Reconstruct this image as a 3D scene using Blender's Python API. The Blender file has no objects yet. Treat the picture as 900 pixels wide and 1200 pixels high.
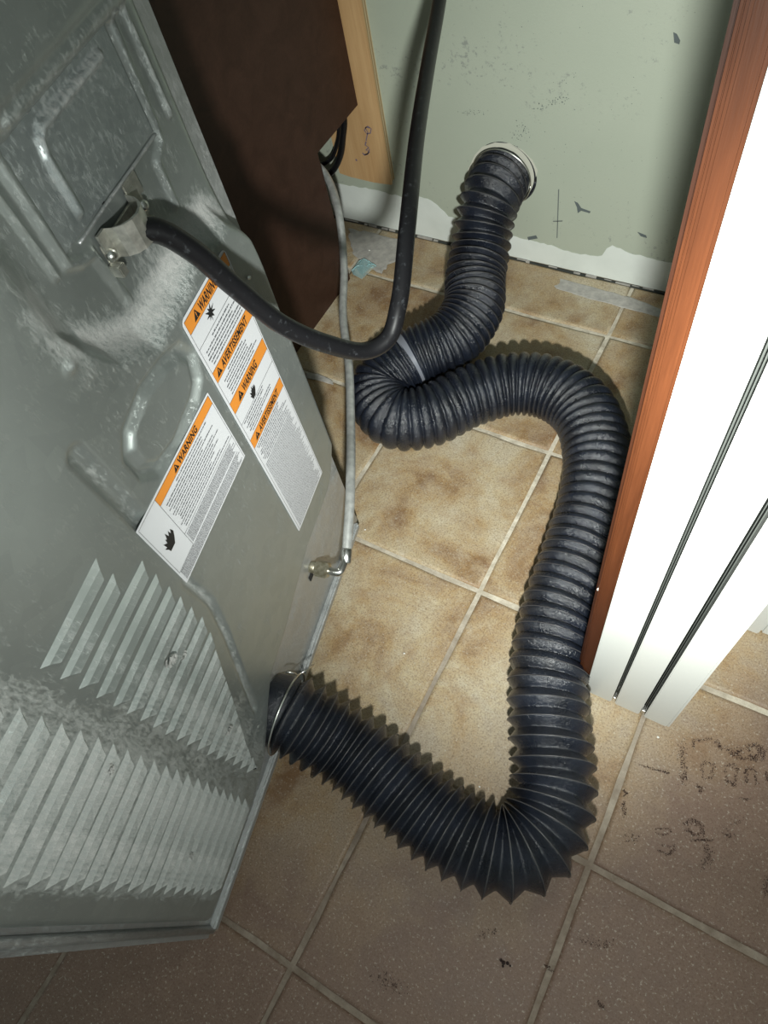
import bpy, bmesh, math, random
import numpy as np
from mathutils import Vector, Matrix, noise
random.seed(7)
PI = math.pi
C = bpy.context.scene.collection
SC = bpy.context.scene

# ------------------------------------------------------------------ camera
H = 1.1                                     # camera height above the tiles
F = 816.0                                   # focal length in pixels of the 900x1200 frame
def _n(v): v = np.array(v, float); return v/np.linalg.norm(v)
_M = np.array([_n([2000, 810, -816]), _n([1040, -1750, 816]), _n([-160, -465, -816])])
_U, _S, _V = np.linalg.svd(_M)
R = _U @ _V                                  # rows: world X (along the back wall), Y (towards it), Z (up) in camera axes
CAM = np.array([0, 0, H])
cam_d = bpy.data.cameras.new('camera'); cam = bpy.data.objects.new('camera', cam_d); C.objects.link(cam)
cam_d.sensor_fit = 'VERTICAL'; cam_d.sensor_height = 24; cam_d.lens = F/1200*24; cam_d.clip_start = .02
cx, cy, cz = R[:, 0], -R[:, 1], -R[:, 2]
cam.matrix_world = Matrix(((cx[0], cy[0], cz[0], 0), (cx[1], cy[1], cz[1], 0), (cx[2], cy[2], cz[2], H), (0, 0, 0, 1)))
SC.camera = cam

# ------------------------------------------------------------------ world and light
w = bpy.data.worlds.new('world'); SC.world = w; w.use_nodes = True
w.node_tree.nodes['Background'].inputs[0].default_value = (.86, 1, .95, 1)
w.node_tree.nodes['Background'].inputs[1].default_value = .25
ld = bpy.data.lights.new('torch', 'SPOT'); torch = bpy.data.objects.new('torch', ld); C.objects.link(torch)
ld.energy = 66; ld.color = (.97, 1, .95); ld.spot_size = math.radians(86); ld.spot_blend = 1.0; ld.shadow_soft_size = .02
torch.location = (.04, -.10, .92)
torch.rotation_euler = (Vector((-.21, .86, .15)) - torch.location).to_track_quat('-Z', 'Y').to_euler()
sl = bpy.data.lights.new('torch_spill', 'SPOT'); spill = bpy.data.objects.new('torch_spill', sl); C.objects.link(spill)   # the torch's wide outer cone
sl.energy = 9.5; sl.color = ld.color; sl.spot_size = math.radians(165); sl.spot_blend = .8; sl.shadow_soft_size = .014
spill.location = torch.location; spill.rotation_euler = torch.rotation_euler
vs = SC.view_settings; SC.display_settings.display_device = 'sRGB'
vs.view_transform = 'Standard'; vs.look = 'None'; vs.gamma = 1; vs.exposure = .25; vs.use_curve_mapping = False

# ------------------------------------------------------------------ reading points off planes
def ray(p): return R @ np.array([p[0]-450, p[1]-600, F])
def on_z(p, z): q = ray(p); t = (z-H)/q[2]; return Vector(CAM+q*t)
def on_y(p, y): q = ray(p); t = y/q[1]; return Vector(CAM+q*t)
def on_x(p, x): q = ray(p); t = x/q[0]; return Vector(CAM+q*t)
AD = math.radians(101.64)
DU = np.array([math.cos(AD), math.sin(AD), 0]); DN = np.array([DU[1], -DU[0], 0]); DP = np.array([-.34798, -.23028, 0])
def on_d(p, wv):                             # (s, v) on the plane wv in front of the dryer's back
    q = ray(p); t = (DP+DN*wv-CAM)@DN/(q@DN); Q = CAM+q*t; return (float((Q-DP)@DU), float(Q[2]))
def dw(s, v, wv): return Vector(DP+DU*s+DN*wv+np.array([0, 0, v]))
DMAT = Matrix(((DU[0], 0, DN[0], DP[0]), (DU[1], 0, DN[1], DP[1]), (0, 1, 0, 0), (0, 0, 0, 1)))   # local x = s, y = v, z = out

# ------------------------------------------------------------------ helpers
def link(name, me, mat=None, parent=None, smooth=False):
    o = bpy.data.objects.new(name, me); C.objects.link(o)
    if mat is not None:
        for m in (mat if isinstance(mat, (list, tuple)) else [mat]): me.materials.append(m)
    if parent: o.parent = parent
    if smooth:
        for p in me.polygons: p.use_smooth = True
    return o
def obj(name, bm, mat=None, parent=None, smooth=False):
    me = bpy.data.meshes.new(name); bm.to_mesh(me); bm.free(); return link(name, me, mat, parent, smooth)
def pyd(name, vs_, fs, mat=None, parent=None, smooth=False):
    me = bpy.data.meshes.new(name); me.from_pydata([tuple(v) for v in vs_], [], fs); me.update(); return link(name, me, mat, parent, smooth)
def empty(name, loc=(0, 0, 0), mw=None):
    o = bpy.data.objects.new(name, None); C.objects.link(o); o.empty_display_size = .05
    if mw is not None: o.matrix_world = mw
    else: o.location = loc
    return o
def tag(o, label=None, cat=None, group=None, kind=None):
    for k, v in (('label', label), ('category', cat), ('group', group), ('kind', kind)):
        if v: o[k] = v
    return o
def box(bm, a, b, bev=0, mi=0):
    x0, y0, z0 = a; x1, y1, z1 = b
    v = [bm.verts.new(p) for p in ((x0, y0, z0), (x1, y0, z0), (x1, y1, z0), (x0, y1, z0), (x0, y0, z1), (x1, y0, z1), (x1, y1, z1), (x0, y1, z1))]
    fs = [bm.faces.new([v[i] for i in f]) for f in ((3, 2, 1, 0), (4, 5, 6, 7), (0, 1, 5, 4), (1, 2, 6, 5), (2, 3, 7, 6), (3, 0, 4, 7))]
    for f in fs: f.material_index = mi
    if bev: bmesh.ops.bevel(bm, geom=list({e for f in fs for e in f.edges}), offset=bev, segments=2, affect='EDGES')
def bx(name, a, b, mat, parent=None, bev=0):
    bm = bmesh.new(); box(bm, a, b, bev); return obj(name, bm, mat, parent)
def prism(name, pts, z0, z1, mat, parent=None, bev=0):      # polygon in local xy, extruded along z
    bm = bmesh.new(); vsb = [bm.verts.new((p[0], p[1], z1)) for p in pts]; f = bm.faces.new(vsb)
    f.normal_update()
    if (f.normal.z < 0) == (z1 > z0): f.normal_flip()
    if abs(z1-z0) > 1e-7:
        r = bmesh.ops.extrude_face_region(bm, geom=[f]); nv = [g for g in r['geom'] if isinstance(g, bmesh.types.BMVert)]
        bmesh.ops.translate(bm, vec=(0, 0, z0-z1), verts=nv)
        bmesh.ops.recalc_face_normals(bm, faces=bm.faces[:])
        if bev: bmesh.ops.bevel(bm, geom=bm.edges[:], offset=bev, segments=2, affect='EDGES')
    return obj(name, bm, mat, parent)
def catmull(P, n=12):
    P = [np.array(p, float) for p in P]; P = [2*P[0]-P[1]]+P+[2*P[-1]-P[-2]]; out = []
    for i in range(1, len(P)-2):
        p0, p1, p2, p3 = P[i-1:i+3]
        t0 = 0; t1 = t0+max(1e-6, np.linalg.norm(p1[:3]-p0[:3])**.5); t2 = t1+max(1e-6, np.linalg.norm(p2[:3]-p1[:3])**.5); t3 = t2+max(1e-6, np.linalg.norm(p3[:3]-p2[:3])**.5)
        for k in range(n):
            t = t1+(t2-t1)*k/n
            A1 = (t1-t)/(t1-t0)*p0+(t-t0)/(t1-t0)*p1; A2 = (t2-t)/(t2-t1)*p1+(t-t1)/(t2-t1)*p2; A3 = (t3-t)/(t3-t2)*p2+(t-t2)/(t3-t2)*p3
            B1 = (t2-t)/(t2-t0)*A1+(t-t0)/(t2-t0)*A2; B2 = (t3-t)/(t3-t1)*A2+(t-t1)/(t3-t1)*A3
            out.append((t2-t)/(t2-t1)*B1+(t-t1)/(t2-t1)*B2)
    out.append(P[-2]); return np.array(out)
def frames(P):
    T = np.gradient(P, axis=0); T /= np.linalg.norm(T, axis=1)[:, None]
    n = np.cross(T[0], [0, 0, 1.0]);
    if np.linalg.norm(n) < 1e-3: n = np.array([1.0, 0, 0])
    N = []
    for t in T:
        n = n-t*(n@t); n /= np.linalg.norm(n); N.append(n.copy())
    N = np.array(N); return T, N, np.cross(T, N)
def tube(name, P, rad, seg, mat, parent=None, flat=1.0, smooth=True):
    P = np.asarray(P, float); T, N, B = frames(P); n = len(P); rad = np.broadcast_to(np.asarray(rad, float), (n,))
    th = np.linspace(0, 2*PI, seg, endpoint=False)
    V = P[:, None, :]+rad[:, None, None]*(np.cos(th)[None, :, None]*N[:, None, :]+flat*np.sin(th)[None, :, None]*B[:, None, :])
    fs = [(i*seg+j, i*seg+(j+1) % seg, (i+1)*seg+(j+1) % seg, (i+1)*seg+j) for i in range(n-1) for j in range(seg)]
    fs += [tuple(range(seg))[::-1], tuple((n-1)*seg+j for j in range(seg))]
    return pyd(name, V.reshape(-1, 3), fs, mat, parent, smooth)
def lathe(name, prof, seg, mat, parent=None, smooth=True, mw=None):    # prof (radius, z)
    V = [(r*math.cos(2*PI*j/seg), r*math.sin(2*PI*j/seg), z) for r, z in prof for j in range(seg)]
    if mw is not None: V = [tuple(mw @ Vector(v)) for v in V]
    n = len(prof); fs = [(i*seg+j, i*seg+(j+1) % seg, (i+1)*seg+(j+1) % seg, (i+1)*seg+j) for i in range(n-1) for j in range(seg)]
    fs += [tuple(range(seg))[::-1], tuple((n-1)*seg+j for j in range(seg))]
    return pyd(name, V, fs, mat, parent, smooth)
def seg_dist(S, V, pl, closed=False):
    d = np.full(S.shape, 9.0); pl = list(pl)+([pl[0]] if closed else [])
    for (a, b) in zip(pl[:-1], pl[1:]):
        ax, ay = a; bx_, by = b; L2 = (bx_-ax)**2+(by-ay)**2+1e-12
        t = np.clip(((S-ax)*(bx_-ax)+(V-ay)*(by-ay))/L2, 0, 1)
        d = np.minimum(d, np.hypot(S-ax-t*(bx_-ax), V-ay-t*(by-ay)))
    return d
def sst(a, b, x): t = np.clip((x-a)/(b-a), 0, 1); return t*t*(3-2*t)

# ------------------------------------------------------------------ materials
class NT:
    def __init__(s, name, **kw):
        s.m = bpy.data.materials.new(name); s.m.use_nodes = True; s.t = s.m.node_tree; s.b = s.t.nodes['Principled BSDF']
        for k, v in kw.items(): s.set(k, v)
    def set(s, k, v):
        i = s.b.inputs[{'color': 'Base Color', 'rough': 'Roughness', 'metal': 'Metallic', 'spec': 'Specular IOR Level', 'coat': 'Coat Weight', 'coatr': 'Coat Roughness', 'trans': 'Transmission Weight', 'normal': 'Normal', 'ani': 'Anisotropic', 'sss': 'Subsurface Weight'}[k]]
        if hasattr(v, 'is_output'): s.t.links.new(v, i)
        elif isinstance(v, tuple): i.default_value = (*v, 1) if len(v) == 3 else v
        else: i.default_value = v
    def node(s, ty, ins={}, **at):
        n = s.t.nodes.new(ty)
        for k, v in at.items(): setattr(n, k, v)
        for k, v in ins.items():
            i = n.inputs[k]
            if hasattr(v, 'is_output'): s.t.links.new(v, i)
            elif isinstance(v, tuple) and i.type == 'RGBA' and len(v) == 3: i.default_value = (*v, 1)
            else: i.default_value = v
        return n
    def co(s, scale=(1, 1, 1), obj_=True, loc=(0, 0, 0)):
        c = s.node('ShaderNodeTexCoord'); return s.node('ShaderNodeMapping', {'Vector': c.outputs['Object' if obj_ else 'Generated'], 'Scale': scale, 'Location': loc}).outputs[0]
    def noise(s, sc, det=4, vec=None, rough=.55, dist=0): return s.node('ShaderNodeTexNoise', {'Scale': sc, 'Detail': det, 'Roughness': rough, 'Distortion': dist, **({'Vector': vec} if vec else {})}).outputs['Fac']
    def ramp(s, f, stops, interp='LINEAR'):
        n = s.node('ShaderNodeValToRGB', {'Fac': f}); r = n.color_ramp; r.interpolation = interp
        while len(r.elements) < len(stops): r.elements.new(.5)
        for e, (p, c) in zip(r.elements, stops): e.position = p; e.color = (*c, 1) if isinstance(c, tuple) else (c, c, c, 1)
        return n.outputs[0]
    def mix(s, f, a, b, mode='MIX'): 
        n = s.t.nodes.new('ShaderNodeMix'); n.data_type = 'RGBA'; n.blend_type = mode
        for i, v in ((0, f), (6, a), (7, b)):
            if hasattr(v, 'is_output'): s.t.links.new(v, n.inputs[i])
            else: n.inputs[i].default_value = (*v, 1) if isinstance(v, tuple) else v
        return n.outputs[2]
    def math(s, op, a, b=0.0, clamp=False):
        n = s.t.nodes.new('ShaderNodeMath'); n.operation = op; n.use_clamp = clamp
        for i, v in ((0, a), (1, b)):
            if hasattr(v, 'is_output'): s.t.links.new(v, n.inputs[i])
            else: n.inputs[i].default_value = v
        return n.outputs[0]
    def bump(s, h, st=.3, dist=.002, nrm=None): 
        s.set('normal', s.node('ShaderNodeBump', {'Height': h, 'Strength': st, 'Distance': dist}).outputs[0])

def mat_metal(name, base, base2, spangle, dustcol=(.52, .52, .50), metal=.65, rough=.36, attr=True):
    n = NT(name, metal=metal); co = n.co()
    sp = n.node('ShaderNodeTexVoronoi', {'Scale': spangle, 'Vector': co}).outputs['Color']
    spv = n.node('ShaderNodeSeparateColor', {'Color': sp}).outputs[0]
    nz = n.noise(9, 5, co); fine = n.noise(900, 2, co)
    c = n.mix(n.math('MULTIPLY', n.math('ADD', n.math('MULTIPLY', spv, .35), nz), .75, True), base, base2)
    sp2 = n.ramp(n.noise(160, 6, co, .7), [(.55, 0.0), (.7, 1.0)])
    lump = n.noise(38, 6, co, .65)
    if attr: a = n.node('ShaderNodeAttribute', attribute_name='dust').outputs['Fac']
    else: a = n.node('ShaderNodeValue').outputs[0]; a.node.outputs[0].default_value = .25
    hair = n.noise(300, 6, n.co((1, .35, 1)), .8)
    v_ = n.math('ADD', n.math('MULTIPLY', n.math('SUBTRACT', lump, .5), 1.3), n.math('MULTIPLY', n.math('SUBTRACT', hair, .5), 3.0))
    d = n.math('ADD', n.math('SUBTRACT', n.math('MULTIPLY', a, 1.45), .28), v_, True)
    dc = n.mix(fine, (.33, .34, .33), dustcol)
    n.set('color', n.mix(d, c, dc)); n.set('metal', n.math('MULTIPLY', n.math('SUBTRACT', 1, d), metal))
    n.set('rough', n.math('ADD', n.math('MULTIPLY', d, .5), n.math('ADD', n.math('MULTIPLY', nz, .12), rough-.06), True))
    n.bump(n.math('ADD', n.math('MULTIPLY', fine, n.math('ADD', n.math('MULTIPLY', d, .5), .03)), n.math('MULTIPLY', n.math('MULTIPLY', lump, d), 1.0)), .5, .0012)
    return n.m
M = {}
M['sheet'] = mat_metal('galvanised_sheet', (.27, .30, .29), (.37, .40, .385), 60)
M['plate'] = mat_metal('spangled_sheet', (.24, .27, .275), (.42, .46, .455), 170, rough=.4)
M['frame_sheet'] = mat_metal('frame_sheet', (.36, .37, .37), (.5, .52, .52), 90, attr=False)
M['dark_hole'] = NT('dark_opening', color=(.01, .01, .01), rough=.9).m
n = NT('bright_steel', color=(.7, .7, .67), metal=1.0, rough=.28); n.bump(n.noise(300, 3, n.co()), .25, .001); M['steel'] = n.m
n = NT('clamp_zinc', metal=.85, rough=.38); n.set('color', n.ramp(n.noise(120, 4, n.co()), [(.3, (.42, .42, .38)), (.7, (.72, .71, .65))])); M['zinc'] = n.m
n = NT('brass_fitting', metal=.9, rough=.4); n.set('color', n.ramp(n.noise(140, 4, n.co()), [(.35, (.30, .27, .18)), (.7, (.62, .58, .46))])); M['brass'] = n.m
M['enamel'] = NT('enamel', color=(.7, .71, .7), rough=.3).m
# tiles
def tile_mat():
    n = NT('stone_tile'); g = n.node('ShaderNodeNewGeometry').outputs['Position']; oi = n.node('ShaderNodeObjectInfo')
    rv = n.node('ShaderNodeCombineXYZ', {0: n.math('MULTIPLY', oi.outputs['Random'], 7.0), 1: n.math('MULTIPLY', oi.outputs['Random'], 13.0), 2: 0.0}).outputs[0]
    v = n.node('ShaderNodeVectorMath', {0: g, 1: rv}, operation='ADD').outputs[0]
    big = n.noise(7, 6, v, .6, .6); mid = n.noise(30, 6, v, .65, .3); fine = n.noise(380, 5, v, .8)
    c = n.ramp(big, [(.34, (.20, .11, .048)), (.45, (.37, .26, .135)), (.55, (.45, .365, .23)), (.68, (.53, .48, .36))])
    c = n.mix(n.ramp(mid, [(.38, 0.0), (.72, .55)]), c, (.40, .34, .255))
    c = n.mix(n.ramp(n.noise(14, 5, v, .6), [(.55, 0.0), (.75, .55)]), c, (.23, .125, .055))
    # browner tiles towards the room side and right, dimmer torchlight there painted in
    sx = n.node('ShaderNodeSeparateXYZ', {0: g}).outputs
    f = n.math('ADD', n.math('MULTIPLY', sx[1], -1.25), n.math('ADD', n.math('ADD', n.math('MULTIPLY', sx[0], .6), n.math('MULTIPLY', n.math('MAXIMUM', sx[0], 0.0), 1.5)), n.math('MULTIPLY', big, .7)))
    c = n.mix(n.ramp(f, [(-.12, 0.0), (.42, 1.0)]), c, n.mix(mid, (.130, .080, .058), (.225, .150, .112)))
    sp = n.ramp(fine, [(.38, 0.0), (.52, 1.0)]); c = n.mix(n.math('MULTIPLY', n.math('SUBTRACT', 1, sp), .6), c, (.10, .055, .03))
    sp3 = n.ramp(n.noise(250, 3, v, .7), [(.58, 0.0), (.68, .45)]); c = n.mix(sp3, c, (.52, .48, .40))
    n.set('color', c); n.set('rough', n.ramp(mid, [(.3, .42), (.7, .6)])); n.set('spec', .4)
    n.bump(n.math('ADD', n.math('MULTIPLY', mid, 1.2), n.math('MULTIPLY', fine, .35)), .5, .0022)
    return n.m
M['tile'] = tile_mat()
n = NT('grout', rough=.9); co = n.co(); gy = n.node('ShaderNodeSeparateXYZ', {0: n.node('ShaderNodeNewGeometry').outputs['Position']}).outputs; gf = n.math('ADD', n.math('MULTIPLY', gy[1], 1.1), n.math('SUBTRACT', n.noise(6, 4, co), .55))  # gf darkens grout towards the room side: grime plus weaker torchlight painted in
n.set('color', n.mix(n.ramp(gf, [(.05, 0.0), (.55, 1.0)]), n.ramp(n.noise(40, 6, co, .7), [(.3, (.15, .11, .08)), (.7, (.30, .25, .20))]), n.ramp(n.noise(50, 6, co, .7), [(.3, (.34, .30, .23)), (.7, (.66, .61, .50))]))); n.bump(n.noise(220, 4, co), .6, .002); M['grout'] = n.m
# wall paint
n = NT('green_wall_paint', rough=.55); co = n.co(); sp = n.noise(95, 6, co, .75)
c = n.ramp(n.noise(3, 3, co), [(.3, (.36, .40, .325)), (.7, (.41, .445, .365))])
c = n.mix(n.ramp(n.math('MULTIPLY', sp, n.math('ADD', n.noise(6, 3, co), .5)), [(.63, 0.0), (.72, .55)]), c, (.16, .17, .17))
n.set('color', c); n.bump(n.noise(260, 4, co), .3, .0012); M['wall'] = n.m
n = NT('white_primer', rough=.6); co = n.co(); n.set('color', n.ramp(n.noise(12, 4, co), [(.3, (.62, .66, .62)), (.7, (.72, .76, .72))])); n.bump(n.noise(200, 3, co), .2, .001); M['primer'] = n.m
n = NT('plaster_patch', rough=.7); n.set('color', (.52, .52, .44)); M['patch'] = n.m
M['pencil'] = NT('pencil', color=(.14, .16, .15), rough=.7).m
M['scuff'] = NT('scuff', color=(.10, .12, .12), rough=.8).m
M['ink'] = NT('purple_ink', color=(.17, .13, .17), rough=.7).m
n = NT('white_gloss_paint', color=(.58, .59, .56), rough=.33); n.bump(n.noise(60, 3, n.co((1, 1, .1))), .12, .001); M['white'] = n.m
M['gap'] = NT('grey_weather_strip', color=(.05, .055, .05), rough=.6).m
def wood(name, a, b, sc=(1, 1, 1), rough=.4, spec=.5, k=30):
    n = NT(name, rough=rough, spec=spec); co = n.co(sc); g = n.noise(k, 6, co, .6, .8); fi = n.noise(k*9, 3, co, .6)
    n.set('color', n.ramp(n.math('ADD', n.math('MULTIPLY', g, .75), n.math('MULTIPLY', fi, .25)), [(.32, a), (.68, b)])); n.bump(fi, .15, .0008); return n.m
M['brown'] = wood('brown_veneer', (.034, .015, .009), (.056, .026, .017), (1, 1, .12), .55, .3, 22)
M['red'] = wood('red_stained_wood', (.042, .013, .005), (.085, .027, .010), (1, 1, .05), .3, .5, 60)
M['reddark'] = wood('dark_red_stained_wood', (.022, .007, .003), (.045, .015, .007), (1, 1, .05), .35, .5, 60)
M['ply'] = wood('pale_plywood', (.40, .235, .105), (.55, .36, .18), (1.2, 1.2, .09), .55, .3, 26)
M['ply_a'] = NT('ply_layer_pale', color=(.55, .45, .27), rough=.7).m
M['ply_b'] = NT('ply_layer_dark', color=(.30, .21, .11), rough=.7).m
# duct and cables
n = NT('black_vinyl', rough=.36, spec=.5, coat=.45, coatr=.22); co = n.co(); wr = n.noise(70, 5, co, .7, 1.5)
n.set('color', n.ramp(n.noise(25, 4, co), [(.35, (.005, .0065, .011)), (.7, (.013, .017, .028))]))
n.set('rough', n.ramp(n.noise(45, 4, co), [(.35, .25), (.7, .40)])); n.bump(n.math('ADD', wr, n.math('MULTIPLY', n.noise(230, 4, co, .75, 1.0), .9)), .55, .0026); n.t.links.new(n.b.inputs['Normal'].links[0].from_socket, n.b.inputs['Coat Normal']); M['vinyl'] = n.m
n = NT('black_rubber', color=(.013, .014, .016), rough=.36, spec=.35); co = n.co()
n.set('color', n.ramp(n.noise(130, 5, co, .7), [(.58, (.006, .006, .007)), (.80, (.05, .055, .06))])); n.bump(n.noise(120, 3, co), .05, .0005); M['rubber'] = n.m
n = NT('coated_gas_hose', rough=.42, metal=.35); n.set('color', n.ramp(n.noise(80, 4, n.co()), [(.3, (.30, .31, .30)), (.7, (.48, .49, .47))])); M['hose'] = n.m
M['wire'] = NT('rib_wire', color=(.06, .058, .06), rough=.35).m
n = NT('grey_tape', color=(.17, .18, .21), rough=.35); M['tape'] = n.m
# print
n = NT('label_paper', color=(.60, .61, .63), rough=.42, spec=.4); M['paper'] = n.m
M['orange'] = NT('label_orange', color=(.66, .24, .035), rough=.45).m
M['print'] = NT('label_black', color=(.012, .012, .012), rough=.5).m
M['fine'] = NT('label_fine_print', color=(.11, .115, .125), rough=.5).m
n = NT('clear_plastic', color=(.55, .8, .82), rough=.15); n.b.inputs['Transmission Weight'].default_value = .6; M['plastic'] = n.m
M['crumb'] = NT('pale_crumb', color=(.72, .71, .66), rough=.7).m
M['bug'] = NT('dark_debris', color=(.02, .008, .006), rough=.7).m
n = NT('dirt_flecks', rough=.9); n.set('color', (.055, .03, .022)); M['fleck'] = n.m
n = NT('mortar_smear', rough=.9); co = n.co(); n.set('color', n.ramp(n.noise(60, 5, co), [(.3, (.30, .29, .27)), (.7, (.46, .44, .40))])); n.bump(n.noise(180, 3, co), .6, .002); M['mortar'] = n.m
n = NT('lint', color=(.36, .36, .345), rough=1.0); M['lint'] = n.m

# ------------------------------------------------------------------ the setting: floor of tiles
PT = .2775*H; X0 = -.215*H; Y0 = -.1885*H; WY = 1.056*H
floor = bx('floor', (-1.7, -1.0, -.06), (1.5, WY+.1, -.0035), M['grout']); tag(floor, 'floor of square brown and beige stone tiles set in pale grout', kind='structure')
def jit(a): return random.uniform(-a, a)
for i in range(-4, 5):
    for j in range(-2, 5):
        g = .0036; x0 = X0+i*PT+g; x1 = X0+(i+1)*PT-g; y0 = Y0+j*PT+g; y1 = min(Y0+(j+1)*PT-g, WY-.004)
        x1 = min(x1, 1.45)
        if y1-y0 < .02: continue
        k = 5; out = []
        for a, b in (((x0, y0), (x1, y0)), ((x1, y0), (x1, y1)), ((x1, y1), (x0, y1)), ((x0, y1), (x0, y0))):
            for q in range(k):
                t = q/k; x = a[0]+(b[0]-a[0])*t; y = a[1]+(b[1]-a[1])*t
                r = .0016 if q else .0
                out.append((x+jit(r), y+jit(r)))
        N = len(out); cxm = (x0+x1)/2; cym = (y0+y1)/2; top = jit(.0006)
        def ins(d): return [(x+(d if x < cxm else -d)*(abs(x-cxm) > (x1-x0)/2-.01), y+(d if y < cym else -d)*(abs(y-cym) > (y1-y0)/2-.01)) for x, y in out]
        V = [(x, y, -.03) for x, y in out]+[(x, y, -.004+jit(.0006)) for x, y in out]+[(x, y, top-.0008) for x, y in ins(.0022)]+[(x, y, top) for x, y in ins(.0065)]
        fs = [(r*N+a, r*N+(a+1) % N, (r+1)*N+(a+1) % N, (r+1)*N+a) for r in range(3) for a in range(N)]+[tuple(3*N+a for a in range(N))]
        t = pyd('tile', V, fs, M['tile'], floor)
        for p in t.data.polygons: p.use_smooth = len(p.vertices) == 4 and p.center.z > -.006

# ------------------------------------------------------------------ back wall
wall = bx('wall_back', (-1.7, WY, .004), (1.5, WY+.1, 2.4), M['wall']); tag(wall, 'pale green painted wall with scuffs above an unpainted white strip', kind='structure')
# strip left unpainted at the foot (ragged upper edge)
edge = [(-1.7, .098), (-.93, .098), (-.86, .102), (-.80, .100), (-.765, .098), (-.74, .103), (-.735, .108), (-.70, .106), (-.685, .098), (-.66, .074), (-.63, .066), (-.60, .062), (-.55, .060), (-.50, .058), (-.46, .058), (-.42, .056), (-.40, .052),
        (-.365, .050), (-.335, .052), (-.31, .058), (-.302, .078), (-.292, .088), (-.275, .086), (-.255, .078), (-.235, .080), (-.22, .076), (-.20, .078), (-.17, .078), (-.10, .08), (.3, .08), (1.5, .08)]
fine_e = []
for a, b in zip(edge[:-1], edge[1:]):
    m = max(1, int((b[0]-a[0])/.008)) if a[0] > -1 and b[0] < .31 else 1
    for q in range(m): t = q/m; fine_e.append((a[0]+(b[0]-a[0])*t, a[1]+(b[1]-a[1])*t+jit(.0016)))
fine_e.append(edge[-1])
V = []; fs = []
for x, z in fine_e: V += [(x, WY-.0006, .004), (x, WY-.0006, z), (x, WY+.0004, z), (x, WY+.0004, .004)]
for a in range(len(fine_e)-1): fs.append((4*a, 4*a+4, 4*a+5, 4*a+1)); fs.append((4*a+1, 4*a+5, 4*a+6, 4*a+2))
pyd('primer_strip', V, fs, M['primer'], wall)
# dark ragged joint and mortar crumbs along the foot of the wall
bm = bmesh.new(); x = -1.0
while x < .6:
    l = random.uniform(.008, .04); h = random.uniform(.0015, .004)
    if random.random() < .75: box(bm, (x, WY-.004-jit(.0015), -.001), (x+l, WY-.0007, h))
    x += l+random.uniform(0, .02)
o = obj('joint_crumbs', bm, M['mortar'], wall); o['kind'] = 'stuff'
bx('wall_joint', (-1.6, WY-.0035, -.0035), (1.4, WY-.0008, .0012), M['gap'], wall)
def wall_poly(name, px, m, d=.0008, par=None):
    P = [on_y(p, WY-d) for p in px]
    V = [tuple(p) for p in P]+[(p.x, WY-.0001, p.z) for p in P]; N = len(P)
    return pyd(name, V, [tuple(range(N)), *[(a, a+N, (a+1) % N+N, (a+1) % N) for a in range(N)]], m, par or wall)
wall_poly('plaster_patch', [(556, 182), (565, 172), (580, 167), (597, 168), (612, 176), (624, 188), (630, 200), (627, 212), (622, 224), (612, 228), (606, 240), (590, 236), (556, 225), (548, 200)], M['patch'], .0007)
wall_poly('pencil_mark', [(654, 222), (655.2, 222), (653.2, 279), (652.2, 279)], M['pencil'])
wall_poly('pencil_mark', [(648, 259), (659, 258.6), (659, 259.7), (648, 260)], M['pencil'])
wall_poly('scuff', [(673, 236), (677, 238), (681, 244), (692, 248), (691, 250), (681, 247), (677, 250), (676, 243)], M['scuff'])
wall_poly('scuff', [(789, 38), (793, 40), (797, 48), (796, 52), (790, 50)], M['scuff'])
wall_poly('scuff', [(747, 272), (757, 276), (758, 279), (751, 277)], M['scuff'])
wall_poly('scuff', [(618, 278), (628, 276), (630, 279.5), (619, 281.5)], M['scuff'])
bm = bmesh.new()
def wfleck(px, r):
    c = on_y(px, WY); a0 = random.random()*6; vs_ = [bm.verts.new((c.x+r*random.uniform(.4, 1)*math.cos(a0+a*PI/3), WY-.0006, c.z+r*random.uniform(.4, 1)*math.sin(a0+a*PI/3))) for a in range(6)]
    bm.faces.new(vs_)
for q in range(46): t = random.random(); wfleck((624+t*46+jit(3), 128-t*16+jit(4)), random.uniform(.0005, .0018))
for q in range(60): wfleck((random.gauss(610, 9), random.gauss(155, 6)), random.uniform(.0004, .0016))
for q in range(34): wfleck((random.gauss(553, 10), random.gauss(132, 2)), random.uniform(.0004, .0013))
for q in range(90): wfleck((random.uniform(600, 790), random.uniform(90, 290)), random.uniform(.0003, .0011))
for q in range(90): wfleck((random.uniform(500, 830), random.uniform(5, 260)), random.uniform(.0003, .001))
o = obj('scuff_flecks', bm, M['scuff'], wall); o['kind'] = 'stuff'

# ------------------------------------------------------------------ folded door, its red jamb, and the casing behind it
DY = .29*H
jamb = empty('trim_1', (-.036, DY, 0)); tag(jamb, 'red stained wooden door jamb with a moulded edge', kind='structure')
def jl(a, b): return tuple(p-q for p, q in zip(a, (-.036, DY, 0))), tuple(p-q for p, q in zip(b, (-.036, DY, 0)))
bx('jamb_board', *jl((-.0345, DY+.002, .003), (-.0218, DY+.12, 2.05)), M['red'], jamb, .002)
bx('stop_bead', *jl((-.0420, DY+.010, .003), (-.0350, DY+.10, 2.05)), M['reddark'], jamb, .0025)
bx('edge_bead', *jl((-.0385, DY+.0045, .003), (-.0345, DY+.03, 2.05)), M['red'], jamb, .0018)
bm = bmesh.new(); bmesh.ops.create_icosphere(bm, subdivisions=2, radius=.002); o = obj('nail_head', bm, M['crumb'], jamb, True); o.location = (-.0385+.036, .0095-.001, .36)
door = empty('door_1', (.04, DY, 0)); tag(door, 'white door folded into a stack of three leaves seen edge on', kind='structure')
def dl(a, b): return tuple(p-q for p, q in zip(a, (.04, DY, 0))), tuple(p-q for p, q in zip(b, (.04, DY, 0)))
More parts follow.
